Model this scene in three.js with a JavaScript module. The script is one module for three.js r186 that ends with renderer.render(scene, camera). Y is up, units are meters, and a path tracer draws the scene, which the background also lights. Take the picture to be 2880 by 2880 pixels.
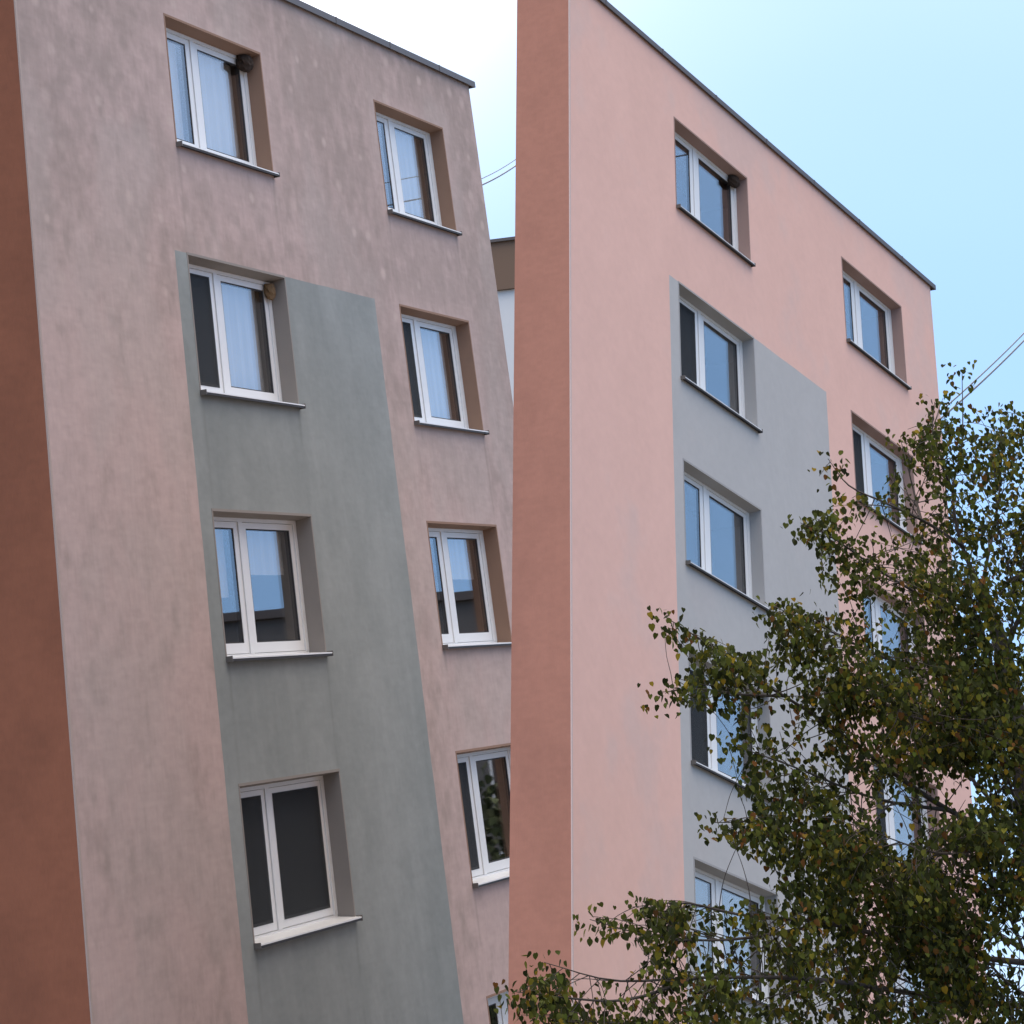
import * as THREE from 'three';
import { mergeGeometries } from 'three/addons/utils/BufferGeometryUtils.js';

// ------------------------------------------------------------------ camera, sky, sun, exposure
const FOCAL = 7637.25, PX = 743.98, PY = -1128.08, SIZE = 2880;      // lens: focal length and optical axis in pixels of the photograph
const UP = new THREE.Vector3(-0.0243071, -0.87616215, 0.48140322);   // true up in the camera's own frame (x right, y down, z ahead)
const AHEAD = new THREE.Vector3(0.01335028, 0.48121806, 0.87649926);
const SIDE = new THREE.Vector3(0.99961539, -0.02773202, 0);
const EYE = new THREE.Vector3(0, 7.2, 0);
const toWorld = (x, y, z) => { const p = new THREE.Vector3(x, y, z); return new THREE.Vector3(p.dot(SIDE), p.dot(UP), -p.dot(AHEAD)); };

const scene = new THREE.Scene();
const camera = new THREE.PerspectiveCamera(2 * Math.atan(SIZE / 2 / FOCAL) * 180 / Math.PI, 1, 0.1, 3000);
camera.position.copy(EYE);
camera.setRotationFromMatrix(new THREE.Matrix4().makeBasis(toWorld(1, 0, 0), toWorld(0, -1, 0), toWorld(0, 0, -1)));
camera.setViewOffset(SIZE, SIZE, SIZE / 2 - PX, SIZE / 2 - PY, SIZE, SIZE);
camera.updateProjectionMatrix();
scene.add(camera);

const EXPOSURE = 1.12;
const SUN_AZ = -3 * Math.PI / 180, SUN_EL = 25 * Math.PI / 180;      // low, hidden behind the left-hand block
const sunDir = new THREE.Vector3(Math.sin(SUN_AZ) * Math.cos(SUN_EL), Math.sin(SUN_EL), -Math.cos(SUN_AZ) * Math.cos(SUN_EL));

function hash(x, y, s) { let h = Math.imul(x, 374761393) ^ Math.imul(y, 668265263) ^ Math.imul(s, 1274126177); h = Math.imul(h ^ (h >>> 13), 1274126177); return ((h ^ (h >>> 16)) >>> 0) / 4294967296; }
function vnoise(x, y, s) {
  const xi = Math.floor(x), yi = Math.floor(y), fx = x - xi, fy = y - yi, a = fx * fx * (3 - 2 * fx), b = fy * fy * (3 - 2 * fy);
  const p = hash(xi, yi, s), q = hash(xi + 1, yi, s), r = hash(xi, yi + 1, s), t = hash(xi + 1, yi + 1, s);
  return p + (q - p) * a + (r - p) * b + (p - q - r + t) * a * b;
}
function fbm(x, y, s, n = 4) { let v = 0, a = 0.5, m = 0; for (let i = 0; i < n; i++) { v += a * vnoise(x, y, s + i * 17); m += a; a *= 0.5; x *= 2.03; y *= 2.03; } return v / m; }
const smooth = (a, b, x) => { const t = Math.min(1, Math.max(0, (x - a) / (b - a))); return t * t * (3 - 2 * t); };
{ // bright hazy autumn sky: white glow round the sun, blue away from it, paler and brighter towards the zenith
  const W = 1024, H = 512, data = new Float32Array(W * H * 4);
  for (let j = 0; j < H; j++) for (let i = 0; i < W; i++) {
    const th = ((j + 0.5) / H - 0.5) * Math.PI, ph = ((i + 0.5) / W - 0.5) * 2 * Math.PI;
    const d = new THREE.Vector3(Math.cos(ph) * Math.cos(th), Math.sin(th), Math.sin(ph) * Math.cos(th));
    const el = Math.max(0, d.y), ang = Math.acos(Math.min(1, Math.max(-1, d.dot(sunDir)))) * 180 / Math.PI;
    const zen = Math.pow(el, 2.6);
    let c = [0.185 + 4.3 * zen, 0.495 + 3.3 * zen, 1.02 + 2.2 * zen];
    const haze = Math.exp(-el / 0.11) * 1.1; c = c.map((x, k) => x + haze * [0.5, 0.45, 0.3][k]);
    const wide = Math.exp(-ang / 32), near = Math.exp(-ang * ang / 46);
    c = c.map((x, k) => x + wide * [0.19, 0.17, 0.10][k] + near * [1.9, 1.5, 1.1][k]);
    const wisp = 1 + 0.07 * (fbm(d.x * 5 + 20, d.y * 11 + d.z * 4 + 20, 611, 4) - 0.5); c = c.map((x, k) => x * (1 + (wisp - 1) * [1.6, 1, 0.5][k]));
    if (d.y < 0) c = [0.4, 0.42, 0.42];
    data.set([c[0], c[1], c[2], 1], (j * W + i) * 4);
  }
  const sky = new THREE.DataTexture(data, W, H, THREE.RGBAFormat, THREE.FloatType);
  sky.mapping = THREE.EquirectangularReflectionMapping; sky.magFilter = THREE.LinearFilter; sky.minFilter = THREE.LinearFilter; sky.needsUpdate = true;
  scene.background = sky; scene.environment = sky;
}
const sun = new THREE.DirectionalLight(new THREE.Color().setRGB(1, 0.94, 0.86), 2.6);
sun.position.copy(sunDir).multiplyScalar(150).add(new THREE.Vector3(0, 0, -35)); sun.target.position.set(0, 0, -35);
sun.castShadow = true; sun.shadow.radius = 4; sun.shadow.mapSize.set(4096, 4096);
Object.assign(sun.shadow.camera, { left: -90, right: 90, top: 90, bottom: -90, near: 1, far: 400 });
scene.add(sun, sun.target);
const renderer = new THREE.WebGLRenderer({ antialias: true });
renderer.toneMapping = THREE.LinearToneMapping; renderer.toneMappingExposure = EXPOSURE;
renderer.shadowMap.enabled = true; renderer.shadowMap.type = THREE.PCFSoftShadowMap;

// ------------------------------------------------------------------ helpers
let seed = 20231;
const rnd = () => { seed = (seed + 0x6d2b79f5) | 0; let t = Math.imul(seed ^ (seed >>> 15), 1 | seed); t = (t + Math.imul(t ^ (t >>> 7), 61 | t)) ^ t; return ((t ^ (t >>> 14)) >>> 0) / 4294967296; };
const rr = (a, b) => a + (b - a) * rnd();
const used = new Map();
const numbered = (n) => { const k = used.get(n) || 0; used.set(n, k + 1); return k ? `${n}_${String(k).padStart(3, '0')}` : n; };
function mesh(name, geo, mat, parent, top = false) {
  const m = new THREE.Mesh(geo, mat); m.name = top ? numbered(name) : name; m.castShadow = m.receiveShadow = true; (parent || scene).add(m); return m;
}
function group(name, parent) { const g = new THREE.Group(); g.name = parent ? name : numbered(name); (parent || scene).add(g); return g; }
function tag(o, label, category, grp) { o.userData.label = label; o.userData.category = category; if (grp) o.userData.group = grp; return o; }
// box by its bounds
function bx(x0, x1, y0, y1, z0, z1) { const g = new THREE.BoxGeometry(x1 - x0, y1 - y0, z1 - z0); g.translate((x0 + x1) / 2, (y0 + y1) / 2, (z0 + z1) / 2); return g; }
const merge = (l) => mergeGeometries(l.map((g) => { const n = g.index ? g.toNonIndexed() : g; return n; }));
// point of the world seen at photograph pixel (u, v) (1932 px wide), at a horizontal distance
function at(u, v, dist) {
  const d = toWorld((u * SIZE / 1932 - PX) / FOCAL, (v * SIZE / 1932 - PY) / FOCAL, 1);
  return d.multiplyScalar(dist / -d.z).add(EYE);
}
function pix(p) { // the reverse
  const q = p.clone().sub(EYE), x = q.x * SIDE.x + q.y * UP.x - q.z * AHEAD.x, y = q.x * SIDE.y + q.y * UP.y - q.z * AHEAD.y, z = q.x * SIDE.z + q.y * UP.z - q.z * AHEAD.z;
  return [(PX + FOCAL * x / z) * 1932 / SIZE, (PY + FOCAL * y / z) * 1932 / SIZE];
}

// ------------------------------------------------------------------ procedural textures
const toByte = (l) => { const s = l <= 0.0031308 ? l * 12.92 : 1.055 * Math.pow(l, 1 / 2.4) - 0.055; return Math.max(0, Math.min(255, Math.round(s * 255))); };
// colour map over [0,w] x [0,h] metres, first row at the bottom; fn(x, yDown) returns linear rgb
function colourMap(W, H, w, h, fn) {
  const data = new Uint8Array(W * H * 4);
  for (let j = 0; j < H; j++) for (let i = 0; i < W; i++) {
    const c = fn((i + 0.5) / W * w, (1 - (j + 0.5) / H) * h), k = (j * W + i) * 4;
    data[k] = toByte(c[0]); data[k + 1] = toByte(c[1]); data[k + 2] = toByte(c[2]); data[k + 3] = 255;
  }
  const t = new THREE.DataTexture(data, W, H); t.colorSpace = THREE.SRGBColorSpace; t.magFilter = THREE.LinearFilter; t.minFilter = THREE.LinearMipmapLinearFilter; t.generateMipmaps = true; t.needsUpdate = true; return t;
}
function grainTile() { // rubbed render: fine grains with short scratches, tiles every 1.6 m
  const N = 512, data = new Uint8Array(N * N * 4);
  const per = (x, y, p, s) => { const xi = Math.floor(x), yi = Math.floor(y), fx = x - xi, fy = y - yi, w = (a) => ((a % p) + p) % p; const q = (a, b) => hash(w(a), w(b), s); return (q(xi, yi) * (1 - fx) + q(xi + 1, yi) * fx) * (1 - fy) + (q(xi, yi + 1) * (1 - fx) + q(xi + 1, yi + 1) * fx) * fy; };
  for (let j = 0; j < N; j++) for (let i = 0; i < N; i++) {
    const u = i / N, v = j / N, g = 0.45 * per(u * 256, v * 256, 256, 5) + 0.3 * per(u * 128, v * 128, 128, 6) + 0.25 * per(u * 32, v * 32, 32, 7), b = Math.round(g * 255), k = (j * N + i) * 4;
    data[k] = data[k + 1] = data[k + 2] = b; data[k + 3] = 255;
  }
  const t = new THREE.DataTexture(data, N, N); t.wrapS = t.wrapT = THREE.RepeatWrapping; t.magFilter = THREE.LinearFilter; t.needsUpdate = true; return t;
}
const GRAIN = grainTile();
const mix3 = (a, b, t) => [a[0] + (b[0] - a[0]) * t, a[1] + (b[1] - a[1]) * t, a[2] + (b[2] - a[2]) * t];
const WALL_W = 14.6, WALL_H = 16;                                    // extent of the facade maps, in building units

// the paint of each wall; x across the front from its left corner, y down from the roof
const PINK = [0.735, 0.472, 0.392], GREY = [0.435, 0.437, 0.427], TERRA = [0.40, 0.185, 0.13];
const dowels = [];
for (let y = 0.28; y < 9; y += 0.5) for (let x = 0.2; x < 14.5; x += 0.62) { if (rnd() < 0.55) dowels.push([x + rr(-0.12, 0.12) + (Math.round(y / 0.5) % 2) * 0.3, y + rr(-0.1, 0.1), rr(0.07, 0.13), rr(0.2, 0.9)]); }
const dowelGrid = new Map();
for (const d of dowels) { const k = Math.floor(d[0]) + ',' + Math.floor(d[1]); if (!dowelGrid.has(k)) dowelGrid.set(k, []); dowelGrid.get(k).push(d); }
function dowelAt(x, y) { // paler round spots where plaster covers the fixings of the insulation
  let v = 0; const cx = Math.floor(x), cy = Math.floor(y);
  for (let a = -1; a < 2; a++) for (let b = -1; b < 2; b++) for (const d of dowelGrid.get((cx + a) + ',' + (cy + b)) || []) { const dx = (x - d[0]) / 1.25, dy = y - d[1], r = Math.hypot(dx, dy) / d[2]; if (r < 1) v = Math.max(v, d[3] * (1 - smooth(0.2, 1, r))); }
  return v;
}
function drips(x, y, B) { // thin dark runs below the ends of the sills
  let d = 0;
  for (const w of B) for (const ex of [w[0] + 0.02, w[1] - 0.01]) { const dx = x - ex - 0.04 * (fbm(3.1, y * 2.2, 95, 2) - 0.5), dy = y - w[3] - 0.04; if (dy < 0 || dy > 1.9) continue; d = Math.max(d, Math.exp(-dx * dx / 0.0016) * (1 - dy / 1.9) * smooth(0.3, 0.6, fbm(x * 6, y * 1.7, 97, 3))); }
  return 0.34 * d;
}
function dirtyPink(B) {
  return (x, y) => {
    const big = fbm(x * 0.45, y * 0.35, 3, 4), mid = fbm(x * 1.9, y * 1.6, 9, 4), streak = fbm(x * 2.6, y * 0.8, 21, 4), fine = fbm(x * 9, y * 14, 31, 3), brush = fbm(x * 5, y * 26, 41, 3);
    // algae and soot: patches with ragged outlines, thick where rain wets the parapet, thin on the sheltered spots
    const cloud = fbm(x * 5.6, y * 4.8, 15, 4);
    let soot = smooth(0.36, 0.78, big * 0.30 + mid * 0.28 + cloud * 0.36 + streak * 0.06 + 0.20 * (1 - smooth(2.2, 5.6, y + 2.4 * (mid - 0.5) - 0.12 * x)));
    soot *= 0.66 + 0.6 * cloud;
    for (const w of B) { // cleaner plaster hugging each window and the drip below its sill
      const dx = Math.max(w[0] - x, 0, x - w[1]), dy = Math.max(w[2] - y, 0, y - w[3]);
      const below = y > w[3] && x > w[0] - 0.1 && x < w[1] + 0.1 ? Math.exp(-(y - w[3]) / 0.5) : 0;
      soot *= 1 - 0.75 * Math.max(Math.exp(-Math.hypot(dx * 0.7, dy) / 0.22) * smooth(0.25, 0.6, mid + 0.15), below * (0.4 + 0.8 * streak));
    }
    const seam = Math.max(0, 1 - Math.abs(x - 6.95 - 0.05 * (mid - 0.5)) / 0.12) * (y < 3.7 ? 1 : 0) + Math.max(0, 1 - Math.abs(x - 10.15 - 0.06 * (mid - 0.5)) / 0.09) * (y < 3.9 ? 0.9 : 0);
    soot = Math.max(0, soot * (1 - 0.55 * Math.min(1, seam) * smooth(0.2, 0.6, streak)));
    soot *= 1 - 0.8 * dowelAt(x, y) * (1 - smooth(4.2, 6.5, y));
    let c = mix3([0.475, 0.357, 0.323], [0.338, 0.264, 0.233], Math.min(1, soot * 0.95));
    c = mix3(c, [0.42, 0.352, 0.318], 0.4 * smooth(0.5, 0.75, fbm(x * 0.9, y * 0.7, 77, 3)));
    c = mix3(c, [0.50, 0.405, 0.35], 0.55 * dowelAt(x, y) * (1 - smooth(4.2, 6.5, y)) * smooth(0.3, 0.5, mid));
    c = mix3(c, [0.19, 0.165, 0.14], drips(x, y, B));
    const weave = fbm(x * 30, y * 5, 91, 2), v = 0.86 + 0.1 * fine + 0.11 * brush + 0.07 * weave;
    return c.map((q) => q * v);
  };
}
const GREYSILLS = [2, 3, 4, 5].map((n) => [3.6814, 6.4237, 0, 0.9109 + (n - 1) * 2.8 + 1.5093]);
function dirtyGrey(x, y) {
  const big = fbm(x * 0.5, y * 0.4, 53, 4), mid = fbm(x * 2.2, y * 1.8, 57, 4), streak = fbm(x * 4, y * 0.45, 59, 3), fine = fbm(x * 9, y * 14, 61, 3), brush = fbm(x * 5, y * 26, 67, 3);
  let c = mix3([0.272, 0.294, 0.283], [0.205, 0.227, 0.218], smooth(0.3, 0.7, 0.5 * big + 0.3 * mid + 0.2 * streak));
  c = mix3(c, [0.242, 0.265, 0.255], 0.5 * smooth(0.5, 0.7, mid)); c = mix3(c, [0.13, 0.14, 0.13], drips(x, y, GREYSILLS));
  const v = 0.92 + 0.1 * fine + 0.08 * brush; return c.map((q) => q * v);
}
function cleanWall(base, s) {
  return (x, y) => {
    const big = fbm(x * 0.5, y * 0.4, s, 3), mid = fbm(x * 1.8, y * 1.5, s + 5, 4), fine = fbm(x * 9, y * 13, s + 9, 3);
    const soot = 0.28 * smooth(0.52, 0.75, big * 0.55 + mid * 0.45 + 0.1 * (1 - smooth(0, 2, y)));
    const c = mix3(base, [0.46, 0.42, 0.40], soot), v = 0.93 + 0.08 * mid + 0.06 * fine; return c.map((q) => q * v);
  };
}
function terraWall(base, s, dirt) {
  return (x, y) => { const big = fbm(x * 0.8, y * 0.5, s, 4), mid = fbm(x * 3, y * 2.4, s + 3, 4), fine = fbm(x * 10, y * 20, s + 7, 3);
    const c = mix3(base, base.map((q) => q * 0.62), dirt * smooth(0.35, 0.7, big * 0.6 + mid * 0.4)), v = 0.88 + 0.14 * fine + 0.06 * mid; return c.map((q) => q * v); };
}
function plaster(map, bump = 0.003, rough = 0.95) {
  const m = new THREE.MeshStandardMaterial({ map, roughness: rough, metalness: 0 });
  m.bumpMap = GRAIN; m.bumpScale = bump; return m;
}
const plain = (r, g, b, rough = 0.7, extra = {}) => new THREE.MeshStandardMaterial({ color: new THREE.Color().setRGB(r, g, b), roughness: rough, ...extra });
const M = {
  upvc: plain(0.74, 0.75, 0.74, 0.38), seal: plain(0.03, 0.03, 0.032, 0.8), sill: plain(0.66, 0.67, 0.66, 0.35), sillCap: plain(0.12, 0.11, 0.10, 0.6), sillUnderShade: plain(0.035, 0.034, 0.036, 0.7),
  coping: plain(0.085, 0.072, 0.066, 0.5), room: plain(0.22, 0.2, 0.18, 0.95), floor: plain(0.16, 0.12, 0.09, 0.9), roof: plain(0.12, 0.12, 0.12, 0.95),
  curtain: new THREE.MeshPhysicalMaterial({ color: new THREE.Color().setRGB(0.62, 0.62, 0.6), roughness: 0.95, transmission: 0.35, thickness: 0, side: THREE.DoubleSide }),
  screen: new THREE.MeshStandardMaterial({ color: new THREE.Color().setRGB(0.02, 0.023, 0.024), roughness: 0.85, transparent: true, opacity: 0.64 }),
  glass: new THREE.MeshPhysicalMaterial({ color: 0xffffff, roughness: 0.012, transmission: 1, thickness: 0, ior: 2.33, metalness: 0 }),
  mud: plain(0.034, 0.02, 0.012, 1), oldMud: plain(0.17, 0.105, 0.05, 1), cable: plain(0.05, 0.05, 0.055, 0.6), black: plain(0.018, 0.018, 0.02, 0.5),
};

// ------------------------------------------------------------------ ground
{
  const t = colourMap(512, 512, 8, 8, (x, y) => { const a = fbm(x * 2, y * 2, 5, 5), b = fbm(x * 12, y * 12, 8, 3); return [0.10 * (0.75 + 0.35 * a + 0.15 * b), 0.088 * (0.75 + 0.35 * a + 0.15 * b), 0.07 * (0.75 + 0.35 * a + 0.15 * b)]; });
  t.wrapS = t.wrapT = THREE.RepeatWrapping; t.repeat.set(250, 250);
  const g = new THREE.CircleGeometry(1000, 64); g.rotateX(-Math.PI / 2);
  const m = mesh('ground', g, new THREE.MeshStandardMaterial({ map: t, roughness: 0.95 }), scene, true); m.userData.kind = 'structure'; m.userData.label = 'worn paved yard around the apartment blocks';
}

// ------------------------------------------------------------------ the two apartment blocks
function setUV(g, w, h) { // facade coordinates: x across, y down from the roof
  const p = g.attributes.position, uv = new Float32Array(p.count * 2);
  for (let i = 0; i < p.count; i++) { uv[2 * i] = p.getX(i) / w; uv[2 * i + 1] = 1 + p.getY(i) / h; }
  g.setAttribute('uv', new THREE.BufferAttribute(uv, 2)); return g;
}
function setSideUV(g, w, h) { const p = g.attributes.position, uv = new Float32Array(p.count * 2); for (let i = 0; i < p.count; i++) { uv[2 * i] = -p.getZ(i) / w; uv[2 * i + 1] = 1 + p.getY(i) / h; } g.setAttribute('uv', new THREE.BufferAttribute(uv, 2)); return g; }
function flip(g) { const p = g.attributes.position; for (let i = 0; i < p.count; i += 3) { const a = [p.getX(i), p.getY(i), p.getZ(i)]; p.setXYZ(i, p.getX(i + 2), p.getY(i + 2), p.getZ(i + 2)); p.setXYZ(i + 2, ...a); } g.computeVertexNormals(); return g; }
function poly(pts) { const s = new THREE.Shape(); pts.forEach(([x, y], i) => (i ? s.lineTo(x, y) : s.moveTo(x, y))); s.closePath(); return s; }
function hole(x0, x1, t, b) { const h = new THREE.Path(); h.moveTo(x0, -b); h.lineTo(x1, -b); h.lineTo(x1, -t); h.lineTo(x0, -t); h.closePath(); return h; }
const LIN = 0.028;                                                   // thickness of the plaster returns lining an opening
const DEEP = 0.2;                                                    // depth of the window frames behind the wall face

function buildWindow(parent, o) {
  const { x0, x1, t, b, s0, s1, e1, screen, curtains, liningMat } = o;   // s0, s1: inner edges of the glass at the mullion, e1: right edge of the glass
  const w = group('window', parent);
  const Y = (a) => -a;
  // plaster returns
  const head = new THREE.ExtrudeGeometry(poly([[-DEEP - 0.09, Y(t - LIN)], [0.004, Y(t - LIN)], [0.004, Y(t)], [-DEEP - 0.09, Y(t + 0.036)]]), { depth: x1 - x0 + 2 * LIN, bevelEnabled: false });
  head.rotateY(Math.PI / 2); head.scale(1, 1, -1); head.translate(x0 - LIN, 0, 0); flip(head);   // the soffit falls a little towards the frame
  mesh('reveal', head, liningMat, w);
  mesh('reveal', bx(x0 - LIN, x0, Y(b + 0.02), Y(t + 0.003), -DEEP - 0.09, 0.0035), liningMat, w);
  mesh('reveal', bx(x1, x1 + LIN, Y(b + 0.02), Y(t + 0.003), -DEEP - 0.09, 0.0035), liningMat, w);
  // fixed frame and mullion
  const fz0 = -DEEP - 0.085, fz1 = -DEEP, gl = x0 + 0.2, gr = e1, gt = t + 0.135, gb = b - 0.15, mc = (s0 + s1) / 2, fb = b - 0.035;
  mesh('frame', merge([
    bx(x0, x1, Y(t + 0.065), Y(t + 0.02), fz0, fz1), bx(x0, x1, Y(b + 0.02), Y(fb), fz0, fz1 - 0.004),
    bx(x0, gl - 0.1, Y(fb), Y(t + 0.065), fz0, fz1), bx(gr + 0.1, x1, Y(fb), Y(t + 0.065), fz0, fz1), bx(mc - 0.05, mc + 0.05, Y(fb), Y(t + 0.065), fz0, fz1)]), M.upvc, w);
  // two casements: sash, seal and pane each
  for (const [a, c, k] of [[gl, s0, 0], [s1, gr, 1]]) {
    const oa = k ? mc + 0.056 : gl - 0.094, oc = k ? gr + 0.094 : mc - 0.056, ot = t + 0.07, ob = fb - 0.006, z0 = fz0 + 0.01, z1 = fz1 - 0.014;
    mesh('sash', merge([bx(oa, oc, Y(gt), Y(ot), z0, z1), bx(oa, oc, Y(ob), Y(gb), z0, z1), bx(oa, a, Y(gb), Y(gt), z0, z1), bx(c, oc, Y(gb), Y(gt), z0, z1)]), M.upvc, w);
    mesh('seal', merge([bx(a, c, Y(gt + 0.014), Y(gt), z0, z1 - 0.005), bx(a, c, Y(gb), Y(gb - 0.012), z0, z1 - 0.005), bx(a, a + 0.018, Y(gb - 0.012), Y(gt + 0.014), z0, z1 - 0.005), bx(c - 0.018, c, Y(gb - 0.012), Y(gt + 0.014), z0, z1 - 0.005)]), M.seal, w);
    const pane = mesh('pane', new THREE.PlaneGeometry(c - a - 0.036, gb - gt - 0.026), M.glass, w);
    pane.position.set((a + c) / 2, Y((gt + gb + 0.002) / 2), z1 - 0.012); pane.rotation.y = k ? 0.004 : -0.003; pane.rotation.x = rr(-0.003, 0.003);
    const inner = mesh('pane', new THREE.PlaneGeometry(c - a - 0.02, gb - gt - 0.01), M.glass, w); inner.position.set((a + c) / 2, Y((gt + gb) / 2), z1 - 0.03); inner.rotation.copy(pane.rotation);
    if (screen && !k || screen === 2) {
      const f = mesh('fly_screen', bx(a - 0.02, c + 0.015, Y(gb + 0.03), Y(gt - 0.01), z1 + 0.002, z1 + 0.005), M.screen, w); f.userData.label = 'dark fly screen over the casement';
    }
    if (curtains && curtains[k]) {
      const cu = curtains[k], n = 40, pts = [], wdt = (c - a) * cu[1], xs = cu[2] ? c + 0.05 - wdt : a - 0.05;
      const g = new THREE.PlaneGeometry(wdt, (gb - gt) * cu[0], n, 1), p = g.attributes.position;
      for (let i = 0; i < p.count; i++) p.setZ(i, 0.012 * Math.sin(p.getX(i) * 23 + k) + 0.006 * Math.sin(p.getX(i) * 57));
      g.computeVertexNormals(); g.translate(xs + wdt / 2, Y(gt + (gb - gt) * cu[0] / 2 - 0.03), fz0 - 0.07);
      mesh('curtain', g, M.curtain, w);
    }
  }
  // metal sill with a turned-down nose and end caps
  const fold = (prof, mat, name) => {
    const sg = new THREE.ExtrudeGeometry(prof, { depth: x1 - x0 + 0.05, bevelEnabled: false });
    sg.applyMatrix4(new THREE.Matrix4().makeBasis(new THREE.Vector3(0, 0, 1), new THREE.Vector3(0, 1, 0), new THREE.Vector3(-1, 0, 0))); // x of the profile becomes depth, extrusion runs along -x
    sg.translate(x1 + 0.035, Y(b), 0); return mesh(name, sg, mat, w);
  };
  fold(poly([[-DEEP - 0.005, 0.014], [0.072, -0.012], [0.074, -0.026], [0.07, -0.027], [-DEEP - 0.005, -0.001]]), M.sill, 'sill');
  fold(poly([[-0.002, -0.021], [0.069, -0.0282], [0.069, -0.05], [0.063, -0.05], [0.061, -0.034], [-0.002, -0.034]]), M.sillUnderShade, 'sill_under_shade');  // underside fold, coloured near black to paint in the shadow of the overhang
  mesh('sill_cap', bx(x0 - 0.028, x0 - 0.014, Y(b + 0.054), Y(b - 0.004), -0.05, 0.078), M.sillCap, w);
  mesh('sill_cap', bx(x1 + 0.034, x1 + 0.046, Y(b + 0.054), Y(b - 0.004), -0.05, 0.078), M.sillCap, w);
  return w;
}

function apartmentBlock(o) {
  const g = group('apartment_building');
  // pose of the block: R columns are its own x, y (down) and depth axes in the camera's frame
  const [r1, r2, r3] = o.R, S = o.scale, T = o.T;
  const ax = toWorld(r1[0], r2[0], r3[0]), ay = toWorld(-r1[1], -r2[1], -r3[1]), az = toWorld(-r1[2], -r2[2], -r3[2]);
  const base = o.bottom;                                             // the group stands at the foot of its left corner
  const roof = toWorld(T[0], T[1], T[2]).multiplyScalar(S).add(EYE);
  g.setRotationFromMatrix(new THREE.Matrix4().makeBasis(ax, ay, az)); g.scale.setScalar(S);
  g.position.copy(roof).addScaledVector(ay, -base * S);
  const H = (q) => { q.translate(0, base, 0); return q; };           // shapes are drawn with y = 0 at the roof
  const D = o.dims, bot = base, t = (n) => D.t1 + (n - 1) * 2.8, wh = D.wh, bt = t(2) - 0.018;
  const rows = o.rows;
  // ---- walls
  const eL = [], eR = [], eT = [], wob = (a, s) => 0.03 * (fbm(a * 2.3, s, 400 + s, 3) - 0.5);   // hand-cut edge of the painted band, foot to head
  for (let y = bot; y > bt + 0.2; y -= 0.28) { eL.push([D.L + wob(y, 1), -y]); eR.push([D.R + wob(y, 2), -y]); }
  for (let x = D.A1 + 0.15; x < D.R - 0.1; x += 0.3) eT.push([x, -bt + 0.6 * wob(x, 3)]);
  const rim = [...eL, [D.L, -bt], [D.A1 + 0.05, -bt], ...eT, [D.R, -bt], ...eR.slice().reverse()];
  const pink = poly([[0, 0], [0, -bot], ...rim, [D.C, -bot], [D.C, 0]]);
  const grey = poly(rim);
  const opn = (x0, x1, n) => hole(x0 - LIN, x1 + LIN, t(n) - (n === 2 && x0 === D.A0 ? 0.012 : LIN), t(n) + wh + 0.02);
  pink.holes.push(opn(D.A0, D.A1, 1));
  for (let n = 1; n <= rows; n++) pink.holes.push(opn(D.B0, D.B1, n));
  for (let n = 2; n <= rows; n++) grey.holes.push(opn(D.A0, D.A1, n));
  const ex = { depth: DEEP + 0.09, bevelEnabled: false };
  const wall = (shape, w, h) => { const q = new THREE.ExtrudeGeometry(shape, ex); q.translate(0, 0, -DEEP - 0.09); setUV(q, w, h); return H(q); };
  const pw = mesh('wall', wall(pink, WALL_W, bot), o.mat.pink, g); pw.userData.label = o.text.wall;
  const gw = mesh('painted_band', wall(grey, WALL_W, bot), o.mat.grey, g); gw.userData.label = o.text.band;
  // gable end, back and far end
  const dep = o.depth0, dep1 = o.depth1;
  const ga = bx(-0.03, 0, -bot, 0, -dep, -0.0145); const gable = mesh('gable_wall', H(setSideUV(ga, 3, bot)), o.mat.terra, g); gable.userData.label = o.text.gable;
  mesh('corner_trim', H(bx(-0.0325, -0.0005, -bot, 0, -0.014, 0.003)), o.mat.trim, g);
  const slab = (x0, z0, x1, z1, th) => { const s = poly([[0, 0], [Math.hypot(x1 - x0, z1 - z0), 0], [Math.hypot(x1 - x0, z1 - z0), -bot], [0, -bot]]); const q = new THREE.ExtrudeGeometry(s, { depth: th, bevelEnabled: false }); q.rotateY(-Math.atan2(z1 - z0, x1 - x0)); q.translate(x0, 0, z0); return H(q); };
  mesh('back_wall', slab(0, -dep, D.C, -dep1, 0.12), o.mat.back, g);
  mesh('end_wall', H(bx(D.C - 0.25, D.C - 0.001, -bot, 0, -dep1 + 0.13, -DEEP - 0.092)), o.mat.back, g);
  // flat roof and its metal coping
  const rs = poly([[0.02, 0.3], [D.C - 0.27, 0.3], [D.C - 0.27, dep1 - 0.02], [0.02, dep - 0.02]]); const rq = new THREE.ExtrudeGeometry(rs, { depth: 0.2, bevelEnabled: false }); rq.rotateX(-Math.PI / 2); rq.translate(0, -0.28, 0);
  mesh('roof', H(rq), M.roof, g);
  mesh('coping', H(merge([bx(-0.08, D.C + 0.17, 0.001, 0.06, -0.35, 0.055), bx(-0.08, D.C + 0.17, -0.03, 0.001, 0.035, 0.055), bx(-0.08, 0.25, 0.001, 0.06, -dep, -0.35), bx(-0.08, -0.06, -0.03, 0.001, -dep, 0.035), bx(D.C + 0.14, D.C + 0.17, -0.03, 0.001, -0.35, 0.035)])), M.coping, g);
  for (let x = 1.1; x < D.C; x += 2.0) mesh('coping_joint', H(bx(x, x + 0.05, -0.034, 0.064, 0.034, 0.059)), M.coping, g);
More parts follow.
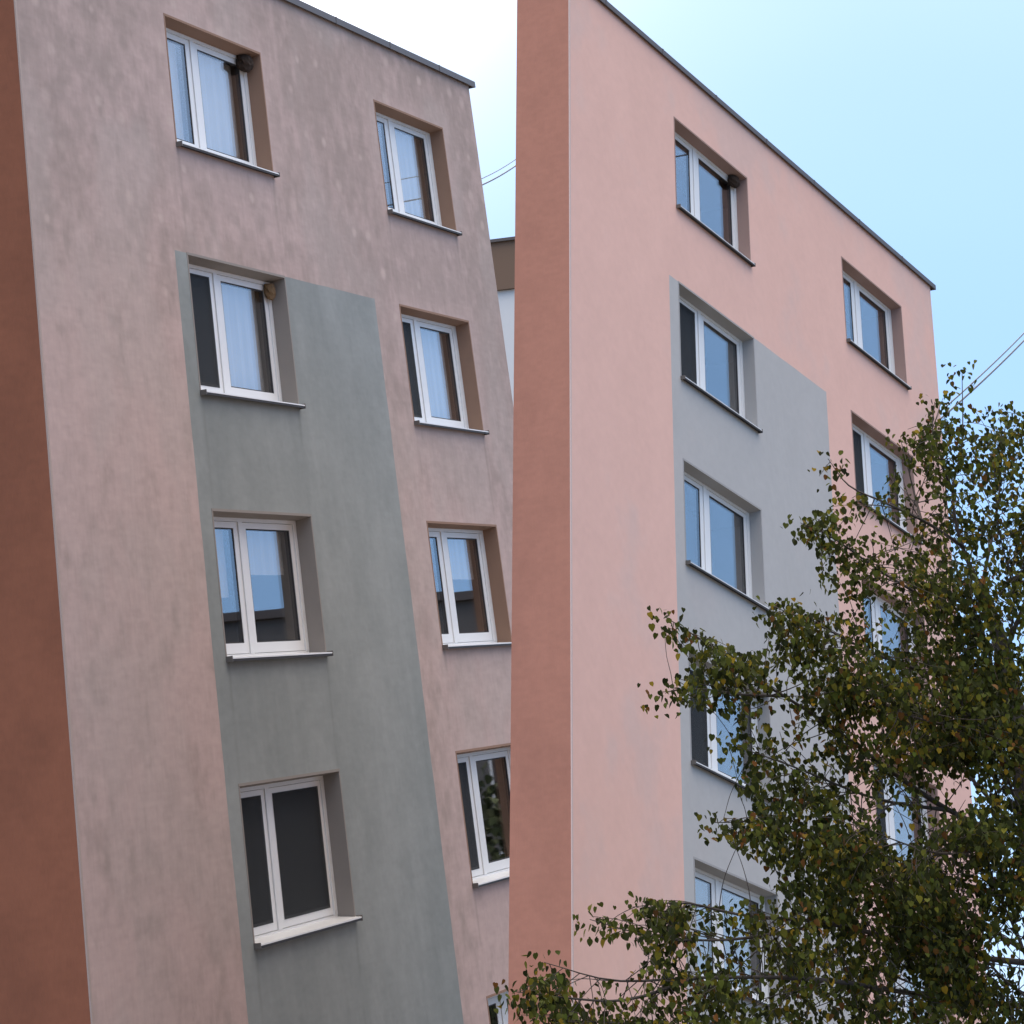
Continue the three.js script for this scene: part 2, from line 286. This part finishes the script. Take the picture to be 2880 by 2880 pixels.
  // floors and cross walls, so that each window looks into a dim room
  const fl = []; for (let n = 1; n <= rows + 1; n++) { const y = t(n) - 0.5; const s = poly([[0.05, DEEP + 0.1], [D.C - 0.3, DEEP + 0.1], [D.C - 0.3, dep1 - 0.05], [0.05, dep - 0.05]]); const q = new THREE.ExtrudeGeometry(s, { depth: 0.22, bevelEnabled: false }); q.rotateX(-Math.PI / 2); q.translate(0, -y - 0.11, 0); fl.push(q); }
  mesh('floor_slab', H(merge(fl)), M.floor, g);
  const mid = (D.A1 + D.B0) / 2, dm = dep + (dep1 - dep) * mid / D.C - 0.06; mesh('cross_wall', H(bx(mid - 0.1, mid + 0.1, -bot, -0.32, -dm, -DEEP - 0.1)), M.room, g);
  // windows
  const put = (x0, x1, s0, s1, e1, n, opt) => { const w = buildWindow(g, { x0, x1, t: t(n), b: t(n) + wh, s0, s1, e1, ...opt }); w.position.y = base; return w; };
  for (let n = 1; n <= rows; n++) {
    put(D.A0, D.A1, D.A0 + 0.97, D.A0 + 1.31, D.A1 - 0.185, n, { screen: n === 4 && o.screen4 ? 2 : n % 2 === 0 ? 1 : 0, liningMat: n === 1 ? o.mat.revealPink : o.mat.revealGrey, curtains: (o.curtains || {})['A' + n] });
    put(D.B0, D.B1, D.B0 + 0.86, D.B0 + 1.25, D.B1 - 0.245, n, { screen: n % 2 === 0 ? 1 : 0, liningMat: o.mat.revealPink, curtains: (o.curtains || {})['B' + n] });
  }
  g.updateMatrixWorld(true);
  tag(g, o.text.label, 'apartment building');
  return { g, local: (x, y, z) => new THREE.Vector3(x, base - y, z).applyMatrix4(g.matrixWorld), scale: S, D, t };
}
const L_DIMS = { A0: 3.6814, A1: 6.4237, B0: 10.3225, B1: 13.0079, C: 14.5048, L: 3.3429, R: 9.4094, t1: 0.9109, wh: 1.5093 };
const R_DIMS = { A0: 3.5857, A1: 6.3164, B0: 10.2863, B1: 12.9763, C: 14.5804, L: 3.2483, R: 9.2263, t1: 0.9707, wh: 1.5058 };
const cleanings = [[L_DIMS.A0, L_DIMS.A1, 0.91, 2.42], [L_DIMS.B0, L_DIMS.B1, 0.91, 2.42], [L_DIMS.B0, L_DIMS.B1, 3.71, 5.22], [L_DIMS.B0, L_DIMS.B1, 6.51, 8.02], [L_DIMS.B0, L_DIMS.B1, 9.31, 10.82]];
const left = apartmentBlock({
  R: [[0.40789, 0.10903, -0.9065], [0.31181, 0.91652, 0.25054], [0.85814, -0.38485, 0.33984]], T: [-2.78372, 2.94281, 29.29084], scale: 1.2, dims: L_DIMS, rows: 5, bottom: 17.5, depth0: 7, depth1: 7, screen4: true,
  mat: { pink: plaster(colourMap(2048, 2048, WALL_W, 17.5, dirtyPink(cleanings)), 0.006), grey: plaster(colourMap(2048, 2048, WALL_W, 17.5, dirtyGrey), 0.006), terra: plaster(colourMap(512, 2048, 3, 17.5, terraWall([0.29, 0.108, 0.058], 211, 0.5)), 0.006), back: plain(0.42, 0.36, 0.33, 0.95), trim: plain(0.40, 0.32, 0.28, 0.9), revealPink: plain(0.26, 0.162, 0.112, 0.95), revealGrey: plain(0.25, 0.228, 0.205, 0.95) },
  curtains: { A1: [[1.04, 1.12, 0], [1.04, 1.08, 0]], B1: [[1.04, 1.12, 0], [1.04, 1.08, 0]], A2: [0, [1.04, 1.08, 0]], B2: [0, [1.04, 1.08, 0]], A3: [[0.62, 1.1, 0], [0.42, 1.08, 0]], B3: [0, [0.45, 1.1, 0]] },
  text: { label: 'soot stained pink apartment block with grey painted band and four storeys of windows at left', wall: 'pink render dulled by grey soot, streaks and pale fixing spots', band: 'dirty grey painted band around the left window column', gable: 'dark terracotta gable wall at the left corner' },
});
const right = apartmentBlock({
  R: [[0.55108, -0.06086, -0.83223], [0.50309, 0.81992, 0.27318], [0.66574, -0.56923, 0.48246]], T: [4.80296, 5.91901, 42.68841], scale: 0.78, dims: R_DIMS, rows: 7, bottom: 30, depth0: 0.93, depth1: 2.6,
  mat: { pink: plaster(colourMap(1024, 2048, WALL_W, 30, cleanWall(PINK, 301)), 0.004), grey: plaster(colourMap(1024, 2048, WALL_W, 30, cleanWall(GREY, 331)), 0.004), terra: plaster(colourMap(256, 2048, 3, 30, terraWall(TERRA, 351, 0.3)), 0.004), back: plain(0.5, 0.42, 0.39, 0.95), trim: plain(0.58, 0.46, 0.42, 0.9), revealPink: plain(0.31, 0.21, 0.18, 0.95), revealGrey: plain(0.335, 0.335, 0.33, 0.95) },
  curtains: {},
  text: { label: 'clean pale pink apartment block with grey band, standing behind the leafy tree at right', wall: 'clean pale pink render', band: 'smooth light grey painted band around the left window column', gable: 'terracotta gable wall at the corner' },
});

// ------------------------------------------------------------------ nests under the window heads
function nest(b, x, y, r, mat, label, part) {
  const s = b.scale, g = new THREE.IcosahedronGeometry(1, 4), p = g.attributes.position;
  for (let i = 0; i < p.count; i++) { const v = new THREE.Vector3().fromBufferAttribute(p, i), k = 1 + 0.22 * (fbm(v.x * 4 + 9, v.y * 4 + v.z * 3 + 5, 71, 3) - 0.5) * 2; v.multiplyScalar(k); if (v.y > 0.55) v.y = 0.55; p.setXYZ(i, v.x * r * 1.25, v.y * r * (part ? 1.5 : 1), v.z * r * 0.75); }
  g.computeVertexNormals();
  const m = mesh('bird_nest', g, mat, scene, true); m.position.copy(b.local(x, y, -DEEP + r * 0.45)); m.quaternion.copy(b.g.quaternion); m.scale.setScalar(s);
  return tag(m, label, 'bird nest');
}
nest(left, L_DIMS.A1 - 0.17, left.t(1) + 0.1, 0.13, M.mud, 'round dark mud nest in the top corner of the soot stained block\'s upper left window');
nest(right, R_DIMS.A1 - 0.2, right.t(1) + 0.09, 0.12, M.mud, 'dark mud nest in the top corner of the clean pink block\'s upper left window');
nest(left, L_DIMS.A1 - 0.11, left.t(2) + 0.13, 0.085, M.oldMud, 'broken tan mud nest in the top corner of the stained block\'s highest grey band window', true);

// ------------------------------------------------------------------ the tree in front of the clean block
function tubeMesh(pts, r0, r1, sides = 7) { // tapered limb along a list of points
  const curve = new THREE.CatmullRomCurve3(pts), n = Math.max(3, pts.length * 3), fr = curve.computeFrenetFrames(n), pos = [], idx = [];
  for (let i = 0; i <= n; i++) { const p = curve.getPoint(i / n), r = r0 + (r1 - r0) * Math.pow(i / n, 0.8);
    for (let k = 0; k < sides; k++) { const a = k / sides * 2 * Math.PI, w = r * (1 + 0.1 * Math.sin(3 * a + i)); pos.push(p.x + w * (Math.cos(a) * fr.normals[i].x + Math.sin(a) * fr.binormals[i].x), p.y + w * (Math.cos(a) * fr.normals[i].y + Math.sin(a) * fr.binormals[i].y), p.z + w * (Math.cos(a) * fr.normals[i].z + Math.sin(a) * fr.binormals[i].z)); } }
  for (let i = 0; i < n; i++) for (let k = 0; k < sides; k++) { const a = i * sides + k, b = i * sides + (k + 1) % sides; idx.push(a, b, a + sides, b, b + sides, a + sides); }
  const g = new THREE.BufferGeometry(); g.setAttribute('position', new THREE.Float32BufferAttribute(pos, 3)); g.setIndex(idx); g.computeVertexNormals(); return g;
}
function leafShape(fold, curl) { // heart-shaped leaf hanging from its stalk at the origin, about one unit long
  const half = [[0, 0], [0.2, 0.1], [0.42, -0.02], [0.5, -0.28], [0.4, -0.58], [0.2, -0.84], [0, -1.04]], pos = [], idx = [];
  const mid = [0, -0.12, -0.3, -0.55, -0.8, -1.04];
  for (const y of mid) pos.push(0, y, -curl * y * y);
  for (const s of [-1, 1]) { const o = pos.length / 3; for (const [x, y] of half) pos.push(s * x, y, fold * Math.abs(x) - curl * y * y);
    const m = [0, 0, 1, 2, 3, 4, 5]; for (let i = 0; i < 6; i++) { const a = m[i], b = m[i + 1], c = o + i, d = o + i + 1; const t = (p, q, r) => { if (s > 0) idx.push(p, r, q); else idx.push(p, q, r); }; t(a, c, d); if (a !== b) t(a, d, b); } }
  const g = new THREE.BufferGeometry(); g.setAttribute('position', new THREE.Float32BufferAttribute(pos, 3)); g.setIndex(idx); g.computeVertexNormals(); return g;
}
{
  const tree = group('linden_tree'); tag(tree, 'leafy green and yellowing tree in front of the clean pink block', 'tree');
  const foot = at(1945, 1900, 27.5); foot.y = 0; tree.position.copy(foot);
  const loc = (p) => p.clone().sub(foot);
  const bark = plain(0.05, 0.04, 0.032, 0.95);
  // the part of the photograph that the crown fills (1932 px wide), used to shape the crown
  const outline = [[1768, 752], [1800, 730], [1838, 752], [1872, 768], [1960, 775], [2250, 1000], [2330, 1500], [2250, 2010], [960, 2010], [968, 1880], [1022, 1806], [1100, 1862], [1190, 1826], [1235, 1800], [1100, 1748], [1104, 1722], [1180, 1735], [1255, 1768], [1188, 1716], [1215, 1692], [1305, 1702], [1425, 1690], [1448, 1640], [1336, 1562], [1342, 1540], [1420, 1545], [1398, 1500], [1360, 1412], [1388, 1366], [1330, 1335], [1238, 1322], [1242, 1288], [1300, 1258], [1240, 1190], [1248, 1142], [1305, 1176], [1400, 1226], [1452, 1222], [1436, 1172], [1466, 1126], [1545, 1108], [1540, 1045], [1502, 998], [1516, 974], [1545, 962], [1536, 905], [1556, 862], [1602, 896], [1640, 936], [1688, 880], [1686, 826], [1730, 798]];
  const inside = (u, v) => { let c = false; for (let i = 0, j = outline.length - 1; i < outline.length; j = i++) { const [a, b] = outline[i], [p, q] = outline[j]; if ((b > v) !== (q > v) && u < (p - a) * (v - b) / (q - b) + a) c = !c; } return c; };
  // loose places where the wall, the sky or a window shows through: centre, radii, how empty
  const gaps = [[1700, 1560, 38, 62, 0.92], [1795, 1500, 62, 48, 0.85], [1682, 1200, 22, 34, 0.85], [1560, 1140, 60, 22, 0.8], [1640, 1530, 60, 60, 0.5], [1500, 1400, 70, 60, 0.6], [1560, 1470, 50, 40, 0.55], [1400, 1690, 40, 40, 0.6], [1850, 900, 60, 90, 0.2], [1880, 1060, 50, 60, 0.3], [1710, 1860, 40, 40, 0.8], [1330, 1790, 60, 60, 0.45], [1620, 900, 60, 70, 0.5], [1800, 790, 120, 50, 0.4], [1640, 1010, 60, 50, 0.3], [1290, 1230, 60, 50, 0.2], [1820, 1640, 60, 60, 0.35], [1560, 1850, 60, 40, 0.3], [1180, 1880, 130, 40, 0.55], [1380, 1400, 50, 50, 0.3], [1890, 1180, 40, 70, 0.3]];
  const open = (u, v) => { let k = 0; for (const [a, b, p, q, e] of gaps) { const r = Math.hypot((u - a) / p, (v - b) / q); if (r < 1.15) k = Math.max(k, e * (1 - smooth(0.6, 1.15, r))); } return k; };
  const P = (u, v, d) => at(u, v, d);
  // trunk and limbs: [photograph x, y, distance] from the fork to the tip
  const trunkPts = [foot.clone(), P(1988, 2300, 27.5), P(1978, 1900, 27.5), P(1950, 1600, 27.4), P(1924, 1400, 27.4), P(1896, 1240, 27.4), P(1850, 1110, 27.3)];
  const trunk = mesh('trunk', tubeMesh(trunkPts.map(loc), 0.21, 0.06, 12), bark, tree);
  const limbs = [
    [0.055, [[1850, 1110, 27.3], [1815, 1032, 27.3], [1795, 930, 27.4], [1812, 840, 27.6], [1814, 700, 27.8]]],
    [0.04, [[1815, 1032, 27.3], [1740, 980, 26.6], [1660, 945, 26.0], [1600, 910, 25.7], [1560, 868, 25.6]]],
    [0.03, [[1740, 980, 26.6], [1715, 900, 26.9], [1700, 830, 27.2]]],
    [0.03, [[1795, 930, 27.4], [1760, 830, 27.2], [1765, 762, 27.3]]],
    [0.035, [[1850, 1110, 27.3], [1880, 950, 27.9], [1895, 850, 28.2], [1900, 775, 28.4]]],
    [0.045, [[1893, 1240, 27.4], [1780, 1150, 26.3], [1660, 1080, 25.6], [1570, 1010, 25.2], [1508, 984, 25.1]]],
    [0.045, [[1900, 1320, 27.4], [1790, 1280, 26.2], [1650, 1230, 25.4], [1530, 1170, 25.0], [1448, 1145, 24.8]]],
    [0.06, [[1952, 1600, 27.4], [1800, 1530, 26.4], [1700, 1470, 25.8], [1595, 1387, 25.3], [1487, 1317, 24.8], [1400, 1262, 24.4], [1310, 1196, 24.1], [1258, 1160, 24.0]]],
    [0.028, [[1487, 1317, 24.8], [1400, 1310, 24.3], [1320, 1300, 24.0], [1246, 1308, 23.9]]],
    [0.035, [[1800, 1530, 26.4], [1640, 1500, 25.3], [1500, 1450, 24.7], [1370, 1402, 24.3]]],
    [0.05, [[1958, 1700, 27.4], [1780, 1660, 26.0], [1600, 1600, 25.0], [1450, 1555, 24.4], [1345, 1550, 24.1]]],
    [0.055, [[1965, 1820, 27.5], [1760, 1790, 25.8], [1560, 1740, 24.6], [1400, 1722, 24.0], [1290, 1704, 23.7], [1196, 1708, 23.6]]],
    [0.03, [[1560, 1740, 24.6], [1380, 1770, 23.9], [1230, 1768, 23.5], [1110, 1732, 23.3]]],
    [0.055, [[1968, 1900, 27.5], [1740, 1880, 25.6], [1520, 1850, 24.3], [1320, 1845, 23.6], [1150, 1850, 23.2], [1028, 1812, 23.0]]],
    [0.03, [[1320, 1845, 23.6], [1180, 1890, 23.2], [1060, 1880, 23.0], [972, 1872, 22.9]]],
    [0.05, [[1972, 2050, 27.5], [1760, 2010, 25.5], [1500, 1960, 24.0], [1250, 1930, 23.2], [1080, 1930, 23.0]]],
    [0.045, [[1952, 1600, 27.4], [1806, 1440, 27.6], [1740, 1350, 27.8], [1660, 1290, 28.0]]],
    [0.035, [[1806, 1440, 27.6], [1840, 1350, 28.4], [1850, 1250, 28.8]]],
    [0.04, [[1965, 1820, 27.5], [1820, 1720, 28.2], [1700, 1650, 28.4], [1560, 1620, 28.2]]],
    [0.04, [[1968, 1900, 27.5], [1800, 1880, 28.0], [1650, 1830, 28.0], [1480, 1800, 27.4]]],
    [0.05, [[1952, 1600, 27.4], [2020, 1450, 27.2], [2120, 1300, 27], [2180, 1150, 27]]],
    [0.05, [[1960, 1750, 27.4], [2060, 1650, 27.0], [2200, 1560, 26.8]]],
    [0.05, [[1893, 1240, 27.4], [1960, 1080, 27.2], [2050, 950, 27]]],
    [0.045, [[1968, 1900, 27.5], [2080, 1860, 27.0], [2220, 1800, 26.7]]],
    [0.035, [[1924, 1400, 27.4], [1882, 1300, 26.2], [1852, 1200, 25.7], [1832, 1120, 25.5]]],
    [0.035, [[1950, 1600, 27.4], [1905, 1480, 26.2], [1865, 1380, 25.6], [1800, 1330, 25.3]]],
    [0.035, [[1978, 1900, 27.5], [1920, 1760, 26.2], [1872, 1650, 25.7], [1852, 1560, 25.4]]],
    [0.03, [[1896, 1240, 27.4], [1915, 1120, 26.9], [1885, 1000, 26.7], [1872, 880, 26.7]]],
    [0.035, [[1978, 1900, 27.5], [1900, 1850, 26], [1820, 1780, 25.2], [1730, 1740, 24.8]]],
    [0.04, [[1908, 1400, 27.4], [1800, 1370, 25.6], [1700, 1340, 24.9], [1600, 1290, 24.6]]],
    [0.04, [[1958, 1700, 27.4], [1840, 1620, 25.4], [1740, 1600, 24.4], [1620, 1560, 24.0]]],
  ];
  const wood = [], twigs = [], spots = [];
  for (const [r, raw] of limbs) {
    const pts = raw.map(([u, v, d]) => P(u + rr(-4, 4), v + rr(-4, 4), d));
    mesh('branch', tubeMesh(pts.map(loc), r * 0.5, 0.003), bark, tree);
    const c = new THREE.CatmullRomCurve3(pts), len = c.getLength(), n = Math.round(len / 0.04);
    for (let i = 0; i < n; i++) { // side shoots, then leaf twigs along each
      const f = 0.12 + 0.88 * (i + rnd()) / n, p = c.getPoint(f), tan = c.getTangent(f);
      const side = new THREE.Vector3(rr(-1, 1), rr(-0.75, 0.95), rr(-1, 1)).normalize();
      const dir = tan.clone().multiplyScalar(0.65).add(side).normalize(), L = rr(0.22, 0.95) * (1.1 - 0.55 * f);
      const q = [p.clone()]; let d = dir.clone();
      for (let k = 1; k <= 3; k++) { d.add(new THREE.Vector3(rr(-0.25, 0.25), rr(-0.28, 0.16), rr(-0.25, 0.25))).normalize(); q.push(q[k - 1].clone().addScaledVector(d, L / 3)); }
      const [eu, ev] = pix(q[3]); if (!inside(eu, ev)) continue;
      const [mu, mv] = pix(q[1]); if (rnd() < open(eu, ev) || rnd() < open(mu, mv) * 0.7) continue;
      twigs.push([q, 0.0055 * (1.2 - 0.6 * f)]);
      const nl = Math.round(L * rr(55, 88)), hue = rnd();
      for (let k = 0; k < nl; k++) { const t = Math.min(2.999, 0.5 + 2.5 * Math.sqrt(rnd())), a = Math.floor(t), o = q[a].clone().lerp(q[a + 1], t - a).add(new THREE.Vector3(rr(-0.15, 0.15), rr(-0.15, 0.11), rr(-0.15, 0.15))); const [u, v] = pix(o); const cl = fbm(o.x * 2.4 + 40, o.y * 2.4 + o.z * 1.1, 501, 3); if (inside(u, v) && rnd() > open(u, v) * 0.9 && rnd() < smooth(0.36, 0.5, cl) + 0.12 + (f > 0.6 ? 0.6 : 0)) spots.push([o, hue, u, v]); }
    }
  }
  for (const [, raw] of limbs) { // a spray of leaves closing each limb
    const [tu, tv, td] = raw[raw.length - 1], tip = P(tu, tv, td), hue = rnd();
    for (let k = 0; k < 26; k++) { const o = tip.clone().add(new THREE.Vector3(rr(-0.16, 0.16), rr(-0.16, 0.1), rr(-0.14, 0.14))), [u, v] = pix(o); spots.push([o, hue, u, v]); }
  }
  for (const [q, r] of twigs) wood.push(tubeMesh(q.map(loc), r, 0.0022, 4).toNonIndexed());
  const tw = mesh('twigs', mergeGeometries(wood), bark, tree); tw.userData.kind = 'stuff';
  // leaves: those standing clear of the crown, up to 300, are single leaves; the rest is foliage
  const tones = [[0.050, 0.060, 0.011], [0.075, 0.088, 0.013], [0.028, 0.034, 0.008], [0.125, 0.115, 0.013], [0.21, 0.145, 0.014], [0.125, 0.056, 0.014], [0.019, 0.023, 0.007]];
  const pick = (h) => { const r = rnd() * 0.65 + h * 0.35; return r < 0.34 ? 0 : r < 0.5 ? 1 : r < 0.68 ? 2 : r < 0.78 ? 3 : r < 0.83 ? 4 : r < 0.88 ? 5 : 6; };
  const shapes = [leafShape(0.22, 0.12), leafShape(0.35, -0.1), leafShape(0.1, 0.25)];
  const leafMat = (c) => new THREE.MeshPhysicalMaterial({ color: c ? new THREE.Color().setRGB(...c) : 0xffffff, roughness: 0.95, specularIntensity: 0.2, side: THREE.DoubleSide, transmission: 0.35, thickness: 0 });
  const mats = tones.map(leafMat);
  const edge = spots.map(([o, h, u, v], i) => { let k = 0; for (let a = 0; a < 12; a++) if (!inside(u + 34 * Math.cos(a * 0.5236), v + 34 * Math.sin(a * 0.5236))) k++; return [k + 2 * open(u, v) + 0.3 * rnd(), i]; }).filter(([, i]) => spots[i][2] < 1896 && spots[i][3] < 1896).sort((a, b) => b[0] - a[0]).slice(0, 300).map(([, i]) => i);
  const single = new Set(edge), pose = (o) => {
    const m = new THREE.Matrix4(), e = new THREE.Euler(rr(-1.1, 0.5) + (rnd() < 0.25 ? rr(-0.6, 0.6) : 0), rr(-Math.PI, Math.PI), rr(-0.5, 0.5), 'YXZ'), s = rr(0.032, 0.060);
    return m.compose(loc(o), new THREE.Quaternion().setFromEuler(e), new THREE.Vector3(s * rr(0.85, 1.05), s, s));
  };
  const bags = [[], [], []];
  spots.forEach(([o, h], i) => {
    const m = pose(o), k = Math.floor(rnd() * 3), t = pick(h);
    if (single.has(i)) { const l = mesh('leaf', shapes[k], mats[t], tree); l.applyMatrix4(m); } else bags[k].push([m, t]);
  });
  bags.forEach((bag, k) => {
    const im = new THREE.InstancedMesh(shapes[k], leafMat(null), bag.length); im.name = 'foliage'; im.castShadow = im.receiveShadow = true;
    const c = new THREE.Color(); bag.forEach(([m, t], i) => { im.setMatrixAt(i, m); const v = rr(0.6, 1.4); im.setColorAt(i, c.setRGB(tones[t][0] * v * rr(0.9, 1.1), tones[t][1] * v, tones[t][2] * v)); });
    im.userData.kind = 'stuff'; tree.add(im);
  });
  console.log('leaves', spots.length, 'twigs', twigs.length);
}

// ------------------------------------------------------------------ cables, far block, lamp
function cable(a, b, sag, r, label) {
  const pts = []; for (let i = 0; i <= 16; i++) { const t = i / 16, p = a.clone().lerp(b, t); p.y -= sag * 4 * t * (1 - t); pts.push(p); }
  const m = mesh('overhead_cable', new THREE.TubeGeometry(new THREE.CatmullRomCurve3(pts), 48, r, 6), M.cable, scene, true);
  return tag(m, label, 'cable');
}
cable(at(885, 359, 55), at(1010, 283, 70), 0.1, 0.016, 'lower and darker overhead cable leaving the soot stained block\'s right corner');
cable(at(885, 347, 55), at(1010, 271, 70), 0.1, 0.009, 'thin upper overhead cable leaving the soot stained block\'s right corner');
cable(at(1735, 824, 46), at(2040, 520, 74), 0.15, 0.018, 'lower overhead cable running behind the tree top at right');
cable(at(1735, 810, 46), at(2040, 506, 74), 0.15, 0.014, 'upper overhead cable running behind the tree top at right');

{ // a further block seen past the right corner of the stained block: white wall under a brown attic
  const far = group('apartment_building'); tag(far, 'distant white block with a brown attic, seen past the stained block\'s right corner', 'apartment building');
  const p = at(920, 462, 88), q = at(920, 551, 88), top = p.y, band = q.y; far.position.set(p.x, 0, p.z); far.rotation.y = -0.35;
  const w0 = -1.6, w1 = 9, wallM = plain(0.62, 0.64, 0.64, 0.9);
  mesh('wall', bx(w0, w1, 0, band, -9, 0), wallM, far);
  mesh('attic', bx(w0 - 0.12, w1 + 0.12, band + 0.002, top, -9.1, 0.14), plain(0.16, 0.105, 0.07, 0.85), far);
  mesh('coping', bx(w0 - 0.2, w1 + 0.2, top + 0.002, top + 0.1, -9.2, 0.24), M.coping, far);
  for (let y = band - 2.1; y > 1; y -= 2.9) for (const x of [1.6, 4.8]) {
    const w = group('window', far);
    mesh('frame', merge([bx(x, x + 1.5, y, y + 0.09, 0.003, 0.06), bx(x, x + 1.5, y + 1.31, y + 1.4, 0.003, 0.06), bx(x, x + 0.09, y + 0.09, y + 1.31, 0.003, 0.06), bx(x + 1.41, x + 1.5, y + 0.09, y + 1.31, 0.003, 0.06), bx(x + 0.7, x + 0.8, y + 0.09, y + 1.31, 0.003, 0.06)]), M.upvc, w);
    mesh('pane', bx(x + 0.09, x + 0.7, y + 0.09, y + 1.31, 0.003, 0.02), plain(0.03, 0.035, 0.04, 0.08), w); mesh('pane', bx(x + 0.8, x + 1.41, y + 0.09, y + 1.31, 0.003, 0.02), plain(0.03, 0.035, 0.04, 0.08), w);
    mesh('sill', bx(x - 0.05, x + 1.55, y - 0.05, y - 0.002, 0.003, 0.1), M.sill, w);
  }
}


cable(new THREE.Vector3(45, 26.3, -41), new THREE.Vector3(24.5, 32.2, -74.5), 0.1, 0.022, 'lower cable over the street, mirrored in the stained block\'s upper right window');
cable(new THREE.Vector3(45, 27.0, -41), new THREE.Vector3(24.5, 32.9, -74.5), 0.1, 0.014, 'upper cable over the street, mirrored in the stained block\'s upper right window');
{ // across the street, outside the picture to the right: the block and the two trees that the stained block's lower panes mirror
  const blk = group('apartment_building'); tag(blk, 'pale block across the street, mirrored in the stained block\'s third row of windows', 'apartment building');
  blk.position.set(33.5, 0, -73.5); blk.rotation.y = -Math.PI * 0.26;
  mesh('wall', bx(-6.5, 6.5, 0, 21.2, -8, 0), plain(0.13, 0.125, 0.12, 0.95), blk);
  mesh('coping', bx(-6.7, 6.7, 21.202, 21.45, -8.2, 0.2), M.coping, blk);
  for (let f = 0; f < 7; f++) for (let k = 0; k < 4; k++) { const x = -5.6 + k * 3.1, y = 1.2 + f * 2.85, w = group('window', blk); mesh('frame', merge([bx(x, x + 1.7, y, y + 0.08, 0.003, 0.05), bx(x, x + 1.7, y + 1.42, y + 1.5, 0.003, 0.05), bx(x, x + 0.08, y + 0.08, y + 1.42, 0.003, 0.05), bx(x + 1.62, x + 1.7, y + 0.08, y + 1.42, 0.003, 0.05)]), M.upvc, w); mesh('pane', bx(x + 0.08, x + 1.62, y + 0.08, y + 1.42, 0.003, 0.02), plain(0.03, 0.035, 0.04, 0.1), w); }
  const leafG = leafShape(0.25, 0.1), lm = new THREE.MeshStandardMaterial({ color: 0xffffff, roughness: 0.85, side: THREE.DoubleSide });
  for (const [x, z, h, r, label] of [[20.5, -59, 14.6, 4.8, 'dark leafy tree across the street, mirrored in the stained block\'s lowest left window'], [23.5, -69, 15.6, 5.0, 'taller dark tree across the street, mirrored in the stained block\'s lowest right window']]) {
    const t = group('street_tree'); tag(t, label, 'tree'); t.position.set(x, 0, z);
    mesh('trunk', tubeMesh([new THREE.Vector3(0, 0, 0), new THREE.Vector3(0.1, h * 0.3, 0), new THREE.Vector3(-0.1, h * 0.6, 0.1), new THREE.Vector3(0, h * 0.9, 0)], 0.26, 0.05, 10), plain(0.05, 0.04, 0.032, 0.95), t);
    const clumps = []; for (let i = 0; i < 90; i++) { const v = new THREE.Vector3(rr(-1, 1), rr(-1, 1), rr(-1, 1)); if (v.length() > 1) { i--; continue; } clumps.push([v.x * r * 0.8, h * 0.62 + v.y * h * 0.3, v.z * r * 0.8, rr(0.7, 1.5)]); }
    const N = 11000, im = new THREE.InstancedMesh(leafG, lm, N), c = new THREE.Color(); im.name = 'crown'; im.castShadow = im.receiveShadow = true;
    for (let i = 0; i < N; i++) { const [a, b, d, q] = clumps[Math.floor(rnd() * clumps.length)], v = new THREE.Vector3(rr(-1, 1), rr(-1, 1), rr(-1, 1)).normalize().multiplyScalar(q * Math.pow(rnd(), 0.5)), s = rr(0.13, 0.24);
      im.setMatrixAt(i, new THREE.Matrix4().compose(new THREE.Vector3(a + v.x, b + v.y * 0.8, d + v.z), new THREE.Quaternion().setFromEuler(new THREE.Euler(rr(-1, 0.6), rr(-3.14, 3.14), rr(-0.6, 0.6), 'YXZ')), new THREE.Vector3(s, s, s))); const k = rr(0.6, 1.3); im.setColorAt(i, c.setRGB(0.04 * k, 0.055 * k, 0.014 * k)); }
    im.userData.kind = 'stuff'; t.add(im);
  }
}
renderer.render(scene, camera);
